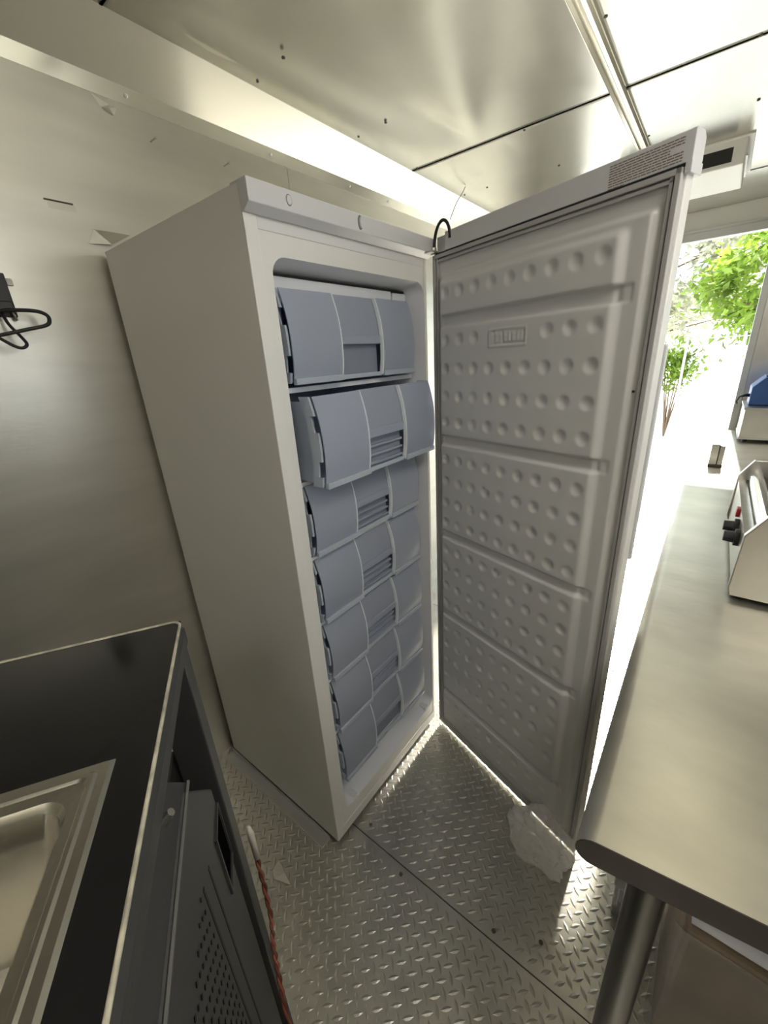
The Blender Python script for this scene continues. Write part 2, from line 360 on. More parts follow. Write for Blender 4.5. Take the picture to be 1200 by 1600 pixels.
# ------------------------------------------------------------------ outside
def outside():
    g = MB(); g.grid(lambda u, v: (-25+50*u, YE+.12+40*v, -.52+.05*noise.noise(Vector((u*30, v*30, 0)))), 60, 60)
    g2 = MB(); g.grid(lambda u, v: (1.6+24*u, -20+23.4*v, -.52), 10, 10)
    struct(g.build('ground', 'ground'), 'pale sunlit gravel yard outside the doorway', 'ground')
    def tree(name, loc, h, rad, nleaf, leafmat, label, size, cz):
        t = empty(name, loc); tag(t, label, 'tree')
        tr = MB(); tr.tube([(0, 0, -.1), (.05, 0, h*.3), (-.04, .05, h*.6), (.05, 0, h*.85)], [.12, .10, .07, .03], 8)
        for k in range(7):
            an = k*2.4; b = (0, 0, h*(.4+.06*k)); tr.tube([b, (rad*.4*math.cos(an), rad*.4*math.sin(an), b[2]+.25), (rad*.55*math.cos(an), rad*.55*math.sin(an), b[2]+.35)], [.03, .02, .008], 6)
        tr.build('trunk', 'bark', t, smooth=True)
        m = MB(); rnd = random.Random(nleaf)
        clumps = [(rnd.uniform(-1, 1), rnd.uniform(-1, 1), rnd.uniform(-1, 1)) for _ in range(40)]
        for k in range(nleaf):
            c = Vector(clumps[k % 40]);
            if c.length > 1: c = c.normalized()*.9
            p = Vector((c.x*rad, c.y*rad, cz+c.z*rad*.8))+Vector((rnd.gauss(0, .14), rnd.gauss(0, .14), rnd.gauss(0, .09)))*rad
            d = Vector((rnd.gauss(0, 1), rnd.gauss(0, 1), rnd.gauss(-.5, .6))).normalized()
            e = d.cross(Vector((rnd.gauss(0, .4), rnd.gauss(0, .4), 1))).normalized()
            s = size*rnd.uniform(.7, 1.3); up = d.cross(e)*s*.12
            m.add([p, p+d*s*.5+e*s*.24+up, p+d*s, p+d*s*.5-e*s*.24+up], [(0, 1, 2, 3)])
        o = link('foliage', m.mesh('foliage'), leafmat, t); o['kind'] = 'stuff'
        return t
    tree('leafy_tree', (1.55, 9.0, -.52), 3.4, 1.35, 5200, 'leaf', 'green leafy tree in sunlight seen through the open doorway', .17, 2.95)
    tree('pale_tree', (-1.1, 15.0, -.52), 5.4, 2.9, 6000, 'leafpale', 'tree behind the green one beyond the doorway, overexposure painted into its pale leaves', .28, 4.2)
    def bush(name, loc, rad, label, matl):
        b = empty(name, loc); tag(b, label, 'bush'); m = MB(); rnd = random.Random(5)
        for k in range(900):
            p = Vector((rnd.gauss(0, .22), rnd.gauss(0, .22), min(2., abs(rnd.gauss(1.45, .22)))))*rad
            d = Vector((rnd.gauss(0, 1), rnd.gauss(0, 1), rnd.gauss(.4, .6))).normalized(); e = d.cross(Vector((.1, .2, 1))).normalized()
            m.add([p, p+d*.08+e*.035, p+d*.16, p+d*.08-e*.035], [(0, 1, 2, 3)])
        o = link('foliage', m.mesh('foliage'), matl, b); o['kind'] = 'stuff'
        s = MB()
        for k in range(6): s.tube([(0, 0, 0), (.2*math.cos(k)*rad, .2*math.sin(k)*rad, 1.5*rad)], [.02, .008], 5)
        s.build('stem', 'bark', b)
    bush('low_bush', (.0, 10.5, -.52), 1.0, 'low green bush left of the wire fence outside', 'leaf')
    # wire fence
    f = empty('wire_fence', (0, 6.2, -.52)); tag(f, 'thin galvanised wire mesh fence standing in the yard', 'fence')
    for k in range(5):
        MB().tube([(.35+.55*k, 0, 0), (.35+.55*k, 0, 2.05)], .014, 8).build('post', 'wire', f)
    for z in (.2, .75, 1.35, 2.0):
        MB().tube([(.35, 0, z), (2.55, 0, z)], .006, 6).build('rail', 'wire', f)
    wm = MB(); wm.tube([(0, 0, .2), (0, 0, 2.0)], .0025, 4); wm = wm.mesh('wire')
    for k in range(22):
        o = link('wire', wm, 'wire', f); o.location = (.42+.1*k, 0, 0)
    # hatch awning: unseen panel added to cut sky light through the serving hatch
    h = empty('hatch_sky_blocker', (XR+.09, 0, 2.02)); tag(h, 'unseen panel added over the serving hatch to block sky light', 'sky_blocker')
    MB().prism([(0, 0), (1.3, .03), (1.3, .06), (0, .03)], 'y', WIN[0]-.2, WIN[1]+.2).build('panel', 'endwall', h)
outside()

# ------------------------------------------------------------------ freezer
FW, FD, FH, FZ = 0.6, -0.593, 1.775, 0.022
def ring(outer, inner, fn):
    """quads between two loops with the same point count; fn maps 2d->3d"""
    n = len(outer)
    return [fn(p) for p in outer]+[fn(p) for p in inner], [(i, (i+1) % n, n+(i+1) % n, n+i) for i in range(n)]
def on_rect(p, c, y0, y1, z0, z1):
    dy, dz = p[0]-c[0], p[1]-c[1]; t = 1e9
    if dy: t = min(t, ((y1 if dy > 0 else y0)-c[0])/dy)
    if dz: t = min(t, ((z1 if dz > 0 else z0)-c[1])/dz)
    return (c[0]+dy*t, c[1]+dz*t)
def build_freezer():
    root = empty('freezer', (0, 0, 0)); tag(root, 'tall white upright freezer standing open against the steel wall', 'freezer')
    # cabinet: shell with front opening
    op = rrect(.050, .588, .108, 1.672, .035)
    m = MB(); c = (.31, .9)
    # outer loop: same count, with corners snapped
    out = [((FW, 0, 0, FW)[i//7], (FH, FH, FZ, FZ)[i//7]) for i in range(len(op))]
    vs_, fs = ring(out, op, lambda p: (0, p[0], p[1])); m.add(vs_, fs)
    back = [(-.0, 0, FZ), (0, FW, FZ), (0, FW, FH), (0, 0, FH), (FD, 0, FZ), (FD, FW, FZ), (FD, FW, FH), (FD, 0, FH)]
    m.add(back, [(4, 5, 6, 7), (0, 1, 5, 4), (1, 2, 6, 5), (2, 3, 7, 6), (3, 0, 4, 7)])
    cab = m.build('cabinet', 'white', root)
    # raised outer flange of the front frame (left, right, bottom strips)
    MB().box(0, .0025, 0, .028, FZ, 1.735).build('flange', 'white', cab, bevel=.002)
    MB().box(0, .0025, .582+.006, FW, FZ, 1.735).build('flange', 'white', cab, bevel=.002)
    MB().box(0, .0025, .028, .588, FZ, .060).build('flange', 'white', cab, bevel=.002)
    MB().box(0, .0015, .028, .588, 1.7105, 1.735).build('flange', 'plasticw', cab, bevel=.0008)
    # liner
    inn = rrect(.066, .574, .128, 1.655, .03)
    ln = MB(); vs_, fs = ring([(p[0], p[1]) for p in op], inn, lambda p: (0, p[0], p[1]))
    nl = len(op)
    vs_ = [(0, p[0], p[1]) for p in op]+[(-.07, p[0], p[1]) for p in inn]+[(-.52, p[0], p[1]) for p in inn]
    fs = [(i, (i+1) % nl, nl+(i+1) % nl, nl+i) for i in range(nl)]+[(nl+i, nl+(i+1) % nl, 2*nl+(i+1) % nl, 2*nl+i) for i in range(nl)]+[tuple(range(2*nl, 3*nl))]
    ln.add(vs_, fs); lo = link('inner_liner', ln.mesh('inner_liner'), 'liner', root); smooth_angle(lo, .5)
    # evaporator shelves between drawers
    for z in (1.421, 1.200, .999, .796, .594, .390):
        MB().box(-.50, -.040, .068, .572, z-.006, z+.005).build('shelf', 'liner', root)
    MB().box(-.062, -.052, .072, .50, 1.60, 1.650).build('upper_panel', 'liner', root, bevel=.002)
    MB().box(-.062, -.050, .506, .568, 1.60, 1.648).build('upper_panel', 'liner', root, bevel=.004)
    MB().box(-.066, -.054, .070, .570, 1.650, 1.6545).build('gap_strip', 'vent', root)  # black strip painted in for the dark gap above the panel
    for y in (.10, .545):
        MB().box(-.05, .0, y-.012, y+.012, .108, .118).build('drawer_stop', 'liner', root, bevel=.002)
    # feet
    for x in (-.05, FD+.06):
        for y in (.06, .54):
            f_ = MB(); f_.tube([(x, y, 0.0), (x, y, .006), (x, y, FZ+.002)], [.018, .018, .012], 10); f_.build('foot', 'black', root)
    MB().box(FD+.04, -.02, .03, .57, .012, FZ+.001).build('base_plate', 'vent', root)
    # control fascia
    prof = [(-.022, FH-.001), (-.022, FH+.003), (.024, FH+.003), (.026, FH+.001), (.026, 1.7425), (.008, 1.731), (.001, 1.731), (.001, FH-.001)]
    fas = MB().prism(prof, 'y', -.001, .605).build('control_panel', 'fascia', root, bevel=.0015)
    def disc(y, z, ry, rz, x0, x1, name, mt, par):
        d = MB(); k = 20
        d.add([(x0, y+ry*math.cos(2*PI*i/k), z+rz*math.sin(2*PI*i/k)) for i in range(k)]+[(x1, y+ry*.93*math.cos(2*PI*i/k), z+rz*.93*math.sin(2*PI*i/k)) for i in range(k)],
              [tuple(range(k, 2*k))]+[(i, (i+1) % k, k+(i+1) % k, k+i) for i in range(k)])
        return d.build(name, mt, par, smooth=False)
    disc(.090, 1.7605, .0074, .0094, .026, .0264, 'bezel', 'beadgrey', fas); disc(.090, 1.7605, .0060, .0080, .0262, .0274, 'indicator_light', 'fascia', fas)
    disc(.292, 1.7605, .0082, .0140, .026, .0265, 'dial_recess', 'beadgrey', fas); disc(.292, 1.7605, .0050, .0112, .0264, .0305, 'dial', 'fascia', fas)
    # hinge with cable
    hg = MB().box(.0, .045, .565, .612, 1.7375, 1.7425).build('hinge_plate', 'steel', root, bevel=.001)
    pin = MB(); pin.tube([(.032, .594, 1.735), (.032, .594, 1.752)], .008, 12); pin.build('hinge_pin', 'steel', hg)
    cb = MB(); pts = []
    for k in range(17):
        a = PI*k/16; pts.append((.034+.030*(1-math.cos(a))+.0*k, .594-.010*(1-math.cos(a)), 1.750+.052*math.sin(a)+.012*(k/16)))
    cb.tube(pts, .0042, 8); cb.build('door_cable', 'black', root, smooth=True)
    # ---------------- drawers
    def prof_x(t, xf):          # bulging front profile, t 0 bottom .. 1 top
        return xf - .022*max(0, (t-.42)/.58)**2 - .008*max(0, (.35-t)/.35)**2
    def panel(y0, y1, z0, z1, xf, dx, name, mt, par, t0=0., t1=1., n=12, th=.003, yc=None):
        g = MB(); pts = []
        for k in range(n+1):
            t = t0+(t1-t0)*k/n; pts.append((prof_x(t, xf)+dx, z0+(z1-z0)*t))
        poly = pts+[(x-th, z) for x, z in reversed(pts)]
        g.prism(poly, 'y', y0, y1); o = g.build(name, mt, par); smooth_angle(o, .7); return o
    def drawer(z0, z1, xf, style, dy=0.):
        ya, yb = .088+dy, .552+dy
        b = MB()    # tub: floor, sides, back
        b.box(xf-.42, xf-.012, ya+.012, yb-.012, z0+.002, z0+.005)
        b.box(xf-.42, xf-.030, ya+.010, ya+.013, z0+.004, z1-.012); b.box(xf-.42, xf-.030, yb-.013, yb-.010, z0+.004, z1-.012)
        b.box(xf-.42, xf-.417, ya+.012, yb-.012, z0+.004, z1-.012)
        d = b.build('drawer', 'drawerclear', root)
        y1_, y2_ = ya+.155, ya+.315
        panel(ya, y1_, z0, z1, xf, .007, 'front_panel', 'drawer', d)
        panel(y2_, yb, z0, z1, xf, .009, 'front_panel', 'drawer', d)
        hz = .52
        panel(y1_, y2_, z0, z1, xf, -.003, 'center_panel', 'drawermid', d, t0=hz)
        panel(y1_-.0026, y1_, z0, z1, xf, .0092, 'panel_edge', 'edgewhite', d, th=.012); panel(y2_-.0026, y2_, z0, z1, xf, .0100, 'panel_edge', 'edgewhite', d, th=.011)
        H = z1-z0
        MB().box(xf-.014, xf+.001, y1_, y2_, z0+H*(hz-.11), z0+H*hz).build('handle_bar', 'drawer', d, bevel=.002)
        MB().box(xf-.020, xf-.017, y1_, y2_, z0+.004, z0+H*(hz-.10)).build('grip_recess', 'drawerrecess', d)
        if style != 'plain':
            for k in range(3):
                z = z0+H*(.06+.11*k); MB().box(xf-.018, xf-.007, y1_+.002, y2_-.002, z, z+.006).build('rib', 'drawer', d, bevel=.001)
        # bottom lips of the side panels, and side flanges with cut-outs
        for p0, p1 in ((ya, y1_), (y2_, yb)):
            MB().box(xf-.004, xf+.0075, p0, p1, z0-.004, z0+.010).build('lip', 'drawerclear', d, bevel=.0015)
        MB().box(xf-.006, xf-.002, y1_, y2_, z0-.003, z0+.008).build('lip', 'drawerclear', d, bevel=.001)
        for y in (ya-.006, yb):
            sf = MB()
            for t0, t1 in ((.0, .12), (.30, .62), (.80, 1.0)):
                pts = [(prof_x(t0+(t1-t0)*k/5, xf), z0+H*(t0+(t1-t0)*k/5)) for k in range(6)]
                sf.prism(pts+[(x-.030, z) for x, z in reversed(pts)], 'y', y, y+.006)
            pts = [(prof_x(k/8, xf)-.012, z0+H*k/8) for k in range(9)]
            sf.prism(pts+[(x-.018, z) for x, z in reversed(pts)], 'y', y+.001, y+.005)
            sf.build('side_flange', 'drawerclear', d)
        return d
    drawer(1.436, 1.626, -.022, 'plain')
    drawer(1.206, 1.408, .046, 'ribs', -.004)
    drawer(1.012, 1.196, -.022, 'ribs')
    drawer(.808, .994, -.022, 'ribs')
    drawer(.606, .790, -.022, 'ribs')
    drawer(.404, .588, -.022, 'ribs')
    drawer(.186, .386, -.022, 'plain')
    # ---------------- door (local frame: s along the door, t towards its outside, z)
    A = Vector((.03, .595, 0)); E_ = Vector((.614, .4027, 0)); ang = math.atan2(E_.y-A.y, E_.x-A.x); DW = .615
    door = MB().box(0, DW, .004, .030, .014, 1.737).build('door', 'white', root, bevel=.004)
    door.location = A; door.rotation_euler = (0, 0, ang)
    # local +Y points to the outside of the door (away from the camera); -Y to the inside
    cap = MB().prism([(.0, 1.7375), (.034, 1.7375), (.036, 1.742), (.036, 1.772), (.028, 1.781), (.002, 1.781), (0, 1.779)], 'x', .047, DW+.006).build('top_cap', 'fascia', door, bevel=.002)
    MB().box(0.0, .048, .014, .033, 1.7375, 1.7785).build('cap_step', 'fascia', door, bevel=.002)
    MB().box(DW-.003, DW+.007, -.001, .0365, 1.722, 1.7385).build('cap_clip', 'fascia', door, bevel=.001)
    MB().box(.004, DW-.004, .0005, .004, 1.7335, 1.7372).build('shadow_gap', 'vent', door)
    # warning print: rows of tiny illegible words
    pr_ = MB(); rnd = random.Random(3)
    for row in range(10):
        z = 1.7725-row*.0038; s = .487; end = .606-(.02 if row in (3, 4) else 0)-(.09 if row == 9 else 0)
        while s < end:
            wl_ = rnd.uniform(.003, .011); e2 = min(s+wl_, end)
            pr_.box(s, e2, -.0003, .0004, z-.0008, z+.0008); s = e2+.0012
    pr_.build('warning_print', 'print', door)['kind'] = 'stuff'
    # gasket: grey double frame
    gk = MB()
    for a_, b_, h_ in ((.004, .013, -.007), (.016, .022, -.004)):
        gk.box(a_, b_, h_, .004, .036, 1.732); gk.box(DW-b_, DW-a_, h_, .004, .036, 1.732)
        gk.box(a_, DW-a_, h_, .004, .036+a_, .036+b_); gk.box(a_, DW-a_, h_, .004, 1.736-b_, 1.736-a_)
    gk.build('gasket', 'gasket', door, bevel=.001)
    # moulded liner as a relief
    def sst(a, b, x):
        t = max(0., min(1., (x-a)/(b-a))); return t*t*(3-2*t)
    S = [.066+.0546*k for k in range(9)]
    rows = [(1.632, range(9)), (1.513, (0, 1, 2, 6, 7, 8)), (1.437, range(9)), (1.362, range(9)), (1.287, range(9))]
    for z0_, n_ in ((1.172, 4), (.862, 4), (.545, 4)):
        rows += [(z0_-.0705*k, range(9)) for k in range(n_)]
    rows += [(.195, range(9)), (.130, range(9))]
    dim = [(S[k], z, .0165) for z, ks in rows for k in ks]
    zi = {}
    for d_ in dim: zi.setdefault(int(d_[1]/.05), []).append(d_)
    ridges = [(1.550, 1.574), (1.220, 1.242), (.905, .925), (.596, .616), (.235, .252)]
    def relief(s, z):
        ZT, ZB = 1.690, .075
        h = .010*sst(.026, .040, s)*(1-sst(.572, .584, s))*sst(ZB, ZB+.014, z)*(1-sst(ZT-.012, ZT, z))
        fld = sst(.036, .048, s)*(1-sst(.524, .546, s))*sst(ZB+.03, ZB+.045, z)*(1-sst(1.655, 1.672, z))
        h += .011*fld
        for a_, b_ in ridges:
            g_ = sst(a_-.007, a_+.001, z)*(1-sst(b_-.001, b_+.007, z))*sst(.034, .042, s)*(1-sst(.556, .564, s))
            h = h*(1-g_)+(h+.0-.013*sst(.036, .05, s)*(1-sst(.53, .545, s))-.003*sst(.52, .545, s))*g_
        for kk in (-1, 0, 1):
            for (cs, cz_, r) in zi.get(int(z/.05)+kk, ()):
                q = ((s-cs)**2+(z-cz_)**2)/(r*r)
                if q < 1: h -= .0055*(1-q)**1.2
        # embossed plate
        if .222 < s < .346 and 1.480 < z < 1.533:
            e1 = min(s-.228, .340-s, z-1.486, 1.527-z)
            if 0 < e1 < .003: h += .0022
            e2 = min(s-.272, .334-s, z-1.492, 1.520-z)
            if 0 < e2 < .0025: h -= .0022
            if e1 > .005 and (e2 > .004 or s < .268):
                u = (s*1000 % 13)
                if 2 < u < 4.5 or (2 < u < 9.5 and (abs(z-1.499) < .0018 or abs(z-1.506) < .0014 or abs(z-1.513) < .0018)): h += .0016
        return h
    g = MB(); ns, nz = 200, 560
    g.grid(lambda u, v: (.022+.571*u, .003-relief(.022+.571*u, .056+1.66*v), .056+1.66*v), ns, nz)
    lin = g.build('door_liner', 'doorliner', door, smooth=True)
    # small hole and a hair on the liner
    MB().box(.583, .587, -.0006, .002, 1.385, 1.389).build('screw_hole', 'vent', door)
    # long recessed handle on the outside free edge
    hd = MB().prism([(DW-.05, .034), (DW+.002, .034), (DW+.002, .042), (DW-.006, .052), (DW-.03, .056), (DW-.05, .045)], 'z', 1.02, 1.47).build('handle', 'fascia', door, bevel=.006)
    return root
build_freezer()

# ------------------------------------------------------------------ prep counter (right)
CX, CYN, CZ = .668, -.135, .90
def build_counter():
    r = empty('prep_counter', (0, 0, 0)); tag(r, 'long stainless prep counter with rounded front edge on pipe legs', 'counter')
    n = 10; T = .042
    prof = []
    for k in range(n+1):
        a = PI/2+PI*k/n; prof.append((CX+T/2*1.1+T/2*1.1*math.cos(a), CZ-T/2+T/2*math.sin(a)))
    poly = [(1.405, CZ)]+prof+[(1.405, CZ-T)]
    o = MB().prism(poly, 'y', CYN, 2.98).build('worktop', 'counter', r); smooth_angle(o, .5)
    MB().prism([(p[0], p[1]) for p in [(1.405, CZ-.001)]+[(CX+T/2*1.1+(p_[0]-CX-T/2*1.1)*.97, p_[1]) for p_ in prof]+[(1.405, CZ-T+.0005)]], 'y', CYN-.0015, CYN+.002).build('shaded_end', 'darkbrown', r)  # unlit end face of the worktop, its shade painted dark brown
    for o_ in list(r.children):
        for v_ in o_.data.vertices:
            if v_.co.y < 0: v_.co.y += (v_.co.x-CX)*.12
    for y in (-.088, 1.3, 2.75):
        for x in (.752, 1.33):
            l = MB(); l.tube([(x, y, 0), (x, y, .03), (x, y, CZ-T)], [.021, .0215, .0215], 20); lo = l.build('leg', 'legsteel', r); smooth_angle(lo, .6)
            fo = MB(); fo.tube([(x, y, 0), (x, y, .004)], .032, 16); fo.build('foot_plate', 'steel', lo)
    MB().box(.73, 1.37, .06, 2.80, CZ-T-.03, CZ-T).build('under_frame', 'darkbrown', r)
build_counter()

def build_grill():
    r = empty('roller_grill', (.815, .59, CZ)); tag(r, 'stainless hot dog roller grill with two black knobs on the counter', 'roller grill')
    endp = [(.004, .012), (-.001, .030), (.003, .162), (.034, .214), (.30, .222), (.36, .17), (.36, .012)]
    MB().prism(endp, 'y', 0, .018).build('end_panel', 'steel', r, bevel=.002)
    MB().prism(endp, 'y', .542, .560).build('end_panel', 'steel', r, bevel=.002)
    MB().prism([(.006, .02), (.006, .150), (.026, .150), (.026, .02)], 'y', .018, .542).build('control_face', 'steel', r)
    MB().box(.020, .355, .018, .542, .012, .10).build('body', 'steel', r)
    MB().box(.345, .357, .018, .542, .012, .20).build('back_panel', 'steel', r)
    for k in range(6):
        t = MB(); t.tube([(.044+.048*k, .016, .166), (.044+.048*k, .544, .166)], .0185, 18); o = t.build('roller', 'chrome', r); smooth_angle(o, .6)
    kn = MB(); kn.tube([(.006, 0, 0), (-.004, 0, 0), (-.022, 0, 0)], [.020, .016, .013], 14); kn.add([], []); 
    for y in (.125, .203):
        k_ = MB(); k_.tube([(.006, y, .110), (-.003, y, .110), (-.004, y, .110), (-.024, y, .110)], [.021, .021, .0145, .0125], 14)
        k_.build('knob', 'black', r)
    MB().box(-.002, .008, .245, .268, .122, .146).build('switch', 'redsw', r, bevel=.002)
    for x in (.02, .33):
        for y in (.03, .53):
            f = MB(); f.tube([(x, y, 0), (x, y, .014)], .012, 8); f.build('foot', 'black', r)
build_grill()

def build_warmer():
    r = empty('food_warmer', (.872, 2.59, CZ)); tag(r, 'square stainless countertop unit at the far end of the counter', 'warmer')
    MB().box(0, .40, 0, .36, .022, .19).build('body', 'steel', r, bevel=.004)
    MB().box(-.006, .406, -.006, .366, .182, .194).build('lid', 'steel', r, bevel=.002)
    MB().box(-.004, .404, -.004, .364, .016, .026).build('base_rim', 'frame', r)
    for x in (.03, .37):
        for y in (.03, .33):
            f = MB(); f.tube([(x, y, 0), (x, y, .018)], .014, 8); f.build('foot', 'black', r)
    b = empty('blue_case', (.885, 2.70, CZ+.1955)); tag(b, 'blue case with a black plug lead on the stainless unit', 'case')
    MB().prism([(0, 0), (0, .10), (.05, .155), (.26, .155), (.30, .10), (.30, 0)], 'y', 0, .20).build('shell', 'blue', b, bevel=.004)
    MB().box(.05, .26, .03, .17, .155, .162).build('top_plate', 'blue', b, bevel=.002)
    h = MB(); h.tube([(.07, .10, .160), (.09, .10, .195), (.20, .10, .195), (.22, .10, .160)], .009, 8); h.build('handle', 'gasket', b, smooth=True)
    c = MB(); c.tube([(.004, .06, .05), (-.02, .05, .052), (-.045, .03, .045), (-.055, .02, .02), (-.050, .01, .006)], [.010, .009, .004, .004, .004], 8); c.build('plug_lead', 'black', b, smooth=True)
build_warmer()

def build_stand():
    r = empty('card_stand', (.776, 1.92, CZ)); tag(r, 'small upright metal card stand alone on the counter', 'stand')
    MB().box(-.028, .028, -.012, .012, 0, .010).build('base', 'grime', r, bevel=.003)
    MB().box(-.026, .004, -.003, .003, .010, .105).build('plate', 'chrome', r)
    MB().box(.006, .026, -.003, .003, .010, .100).build('plate', 'steel', r)
    MB().box(.003, .007, -.005, .002, .010, .105).build('slot', 'vent', r)
build_stand()

# things under the counter
def build_under():
    b = empty('wrapped_carton', (.845, .15, .0)); tag(b, 'brown carton wrapped in clear film under the counter', 'carton')
    MB().box(0, .46, 0, .36, 0.002, .40).build('carton', 'brown', b, bevel=.012, bseg=3)
    g = MB()
    def sh(u, v):
        # loose film sheet over the near and left faces
        t = u*.60; z = .015+.392*v
        if t < .20: x, y = -.012, .20-t
        else: x, y = -.012+(t-.20), -.008
        k = abs(noise.noise(Vector((x*12, y*12+3, z*5))))
        if t < .20: return (x-.022*k, y-.01*k, z)
        return (x, y-.016*k, z)
    g.grid(sh, 60, 30); g.build('film_wrap', 'film', b, smooth=True)
    w_ = MB()
    w_.grid(lambda u, v: (.855+.44*u, .165+.33*v, .4035+.004*abs(noise.noise(Vector((u*5, v*5, 2))))), 20, 14)
    w_ = w_.build('white_sheet', 'whitebin', smooth=True); sol = w_.modifiers.new('t', 'SOLIDIFY'); sol.thickness = .0015; sol.offset = 1
    tag(w_, 'white sheet lying on top of the wrapped carton', 'sheet')
    # clear bag of dark items hanging at the shelf front
    p = empty('clear_bag', (.762, .36, .0)); tag(p, 'clear plastic bag with dark contents behind the pipe leg', 'bag')
    s = MB()
    def bl(u, v):
        a = 2*PI*u; t = PI*v; r0 = 1+.25*noise.noise(Vector((math.cos(a)*2.2, math.sin(a)*2.2, v*4)))
        return (.058*r0*math.sin(t)*math.cos(a), .085*r0*math.sin(t)*math.sin(a), max(.002, .105-.105*math.cos(t)*r0*.95))
    s.grid(bl, 24, 16); s.build('film', 'film', p, smooth=True)
    for k, (x, y, z) in enumerate(((.0, .0, .03), (.008, -.012, .08), (-.006, .012, .13))):
        MB().box(x-.03, x+.03, y-.045, y+.045, z-.022, z+.020).build('packet', 'darkbrown', p, bevel=.008)
    c = MB(); c.tube([(.842, -.02, .826), (.838, .0, .78), (.836, .0, .765), (.90, .03, .745), (1.02, .05, .73), (1.10, .05, .826)], .0035, 6)
    tag(c.build('loose_wire', 'black', smooth=True), 'black wire hanging below the counter edge', 'wire')
build_under()

# ------------------------------------------------------------------ sink cabinet (left, turned about 32 degrees)
SH = 1.16
def build_sink():
    ang = math.radians(-32.2)
    r = empty('sink_cabinet', (.189, -.344, 0), ang); tag(r, 'black sink cabinet with stainless basin and worn pale edge', 'sink cabinet')
    # local: +X along the visible side face, -Y into the cabinet (behind the face)
    LX, LY = .62, -.50
    # top with hole
    sx0, sx1, sy0, sy1 = .206, .60, -.46, -.033       # sink outer rim
    hx0, hx1, hy0, hy1 = .216, .59, -.45, -.043
    t = MB()
    for (a, b, c, d) in ((0, hx0, LY, 0), (hx1, LX, LY, 0), (hx0, hx1, LY, hy0), (hx0, hx1, hy1, 0)):
        t.box(a, b, c, d, SH-.024, SH-.002)
    t.build('top', 'blackgloss', r)
    e = MB(); q = .0019
    rr = rrect(0, LX, LY, 0, .012, 5); e.tube([(p[0], p[1], SH-.0022) for p in rr], q, 8, close=True)
    eo = e.build('worn_edge', 'wornedge', r, smooth=True)
    lip = MB(); n0 = len(rr); vs_, fs = [], []
    for sc_, z in ((0, SH-.005), (.004, SH-.012), (.004, SH-.030), (0, SH-.036)):
        rr2 = rrect(-sc_, LX+sc_, LY-sc_, sc_, .014, 5); vs_ += [(p[0], p[1], z) for p in rr2]
    for k in range(3):
        fs += [(k*n0+i, k*n0+(i+1) % n0, (k+1)*n0+(i+1) % n0, (k+1)*n0+i) for i in range(n0)]
    lip.add(vs_, fs); lip.build('edge_band', 'darkpanel', r, smooth=False)
    # body: set-back carcass, corner post, panel with chamfered top and cut corner
    MB().box(.02, LX-.02, LY+.02, -.05, .02, .96).build('carcass', 'black', r)
    MB().box(.0, .040, -.045, -.001, .0, SH-.036).build('corner_post', 'darkpanel', r, bevel=.002)
    MB().box(.0, .040, LY+.005, LY+.045, .0, SH-.036).build('corner_post', 'darkpanel', r, bevel=.002)
    # door panel: front face at y=0; outline with cut corner
    zt = 1.045
    pts = [(.071, .03), (.071, .925), (.165, zt), (LX-.03, zt), (LX-.03, .03)]
    pan = MB()
    inner = [(.071+.0, .03), (.071, .925), (.160, zt-.004), (LX-.03, zt-.004), (LX-.03, .03)]
    pan.prism(pts, 'y', -.03, -.004)
    po = pan.build('door_panel', 'darkpanel', r, bevel=.003)
    # sloping top ledge behind the highlight edge
    MB().add([(.150, -.004, zt-.006), (LX-.03, -.004, zt-.006), (LX-.03, -.030, zt+.040), (.175, -.030, zt+.040), (.150, -.032, zt-.006), (LX-.03, -.032, zt-.006)],
             [(0, 1, 2, 3), (0, 3, 4), (1, 5, 2), (3, 2, 5, 4)]).build('ledge', 'darkpanel', po)
    MB().tube([(.152, -.003, zt-.002), (LX-.03, -.003, zt-.002)], .0018, 6).build('edge_highlight', 'beadgrey', po)  # paler bead puts the highlight of the panel edge into the colour
    b = MB(); b.tube([(.205, -.018, zt+.016), (.205, -.008, zt+.026)], [.006, .004], 10); b.build('bolt', 'steel', po)
    # square grip recess
    rc = MB(); rc.box(.076, .124, -.012, -.0032, .790, .895); rc.build('grip_recess', 'hole', po)
    fr = MB()
    for (a, b_, c, d) in ((.074, .076, .788, .897), (.124, .128, .788, .897), (.074, .128, .784, .790), (.074, .128, .895, .899)): fr.box(a, b_, -.004, -.0005, c, d)
    fr.build('recess_frame', 'darkpanel', po)
    for x, z1_ in ((.174, .925), (.207, .945)):
        MB().box(x-.0025, x+.0025, -.006, -.0033, .05, z1_).build('groove', 'vent', po)
    # perforated vent field: dark studs
    hm = MB(); hm.add([(0, 0, .004), (.0032, 0, 0), (0, 0, -.004), (-.0032, 0, 0), (0, -.003, 0)], [(0, 1, 4), (1, 2, 4), (2, 3, 4), (3, 0, 4), (0, 3, 2, 1)]); hmesh = hm.mesh('vent_hole')
    for i in range(16):
        for j in range(18):
            x = .222+.011*i; z = .955-.022*j-(.011 if i % 2 else 0)
            o = link('vent_hole', hmesh, 'vent', po); o.location = (x, -.0028, z)
    # sink basin: flange with bead, bowl
    z = SH+.001
    loops = []
    def lp(x0, x1, y0, y1, rad, zz): loops.append([(p[0], p[1], zz) for p in rrect(x0, x1, y0, y1, rad, 8)])
    lp(sx0, sx1, sy0, sy1, .002, z-.003); lp(sx0+.003, sx1-.003, sy0+.003, sy1-.003, .003, z); lp(sx0+.010, sx1-.010, sy0+.010, sy1-.010, .006, z)
    lp(sx0+.012, sx1-.012, sy0+.012, sy1-.012, .006, z+.002); lp(sx0+.015, sx1-.015, sy0+.015, sy1-.015, .007, z+.002); lp(sx0+.017, sx1-.017, sy0+.017, sy1-.017, .008, z)
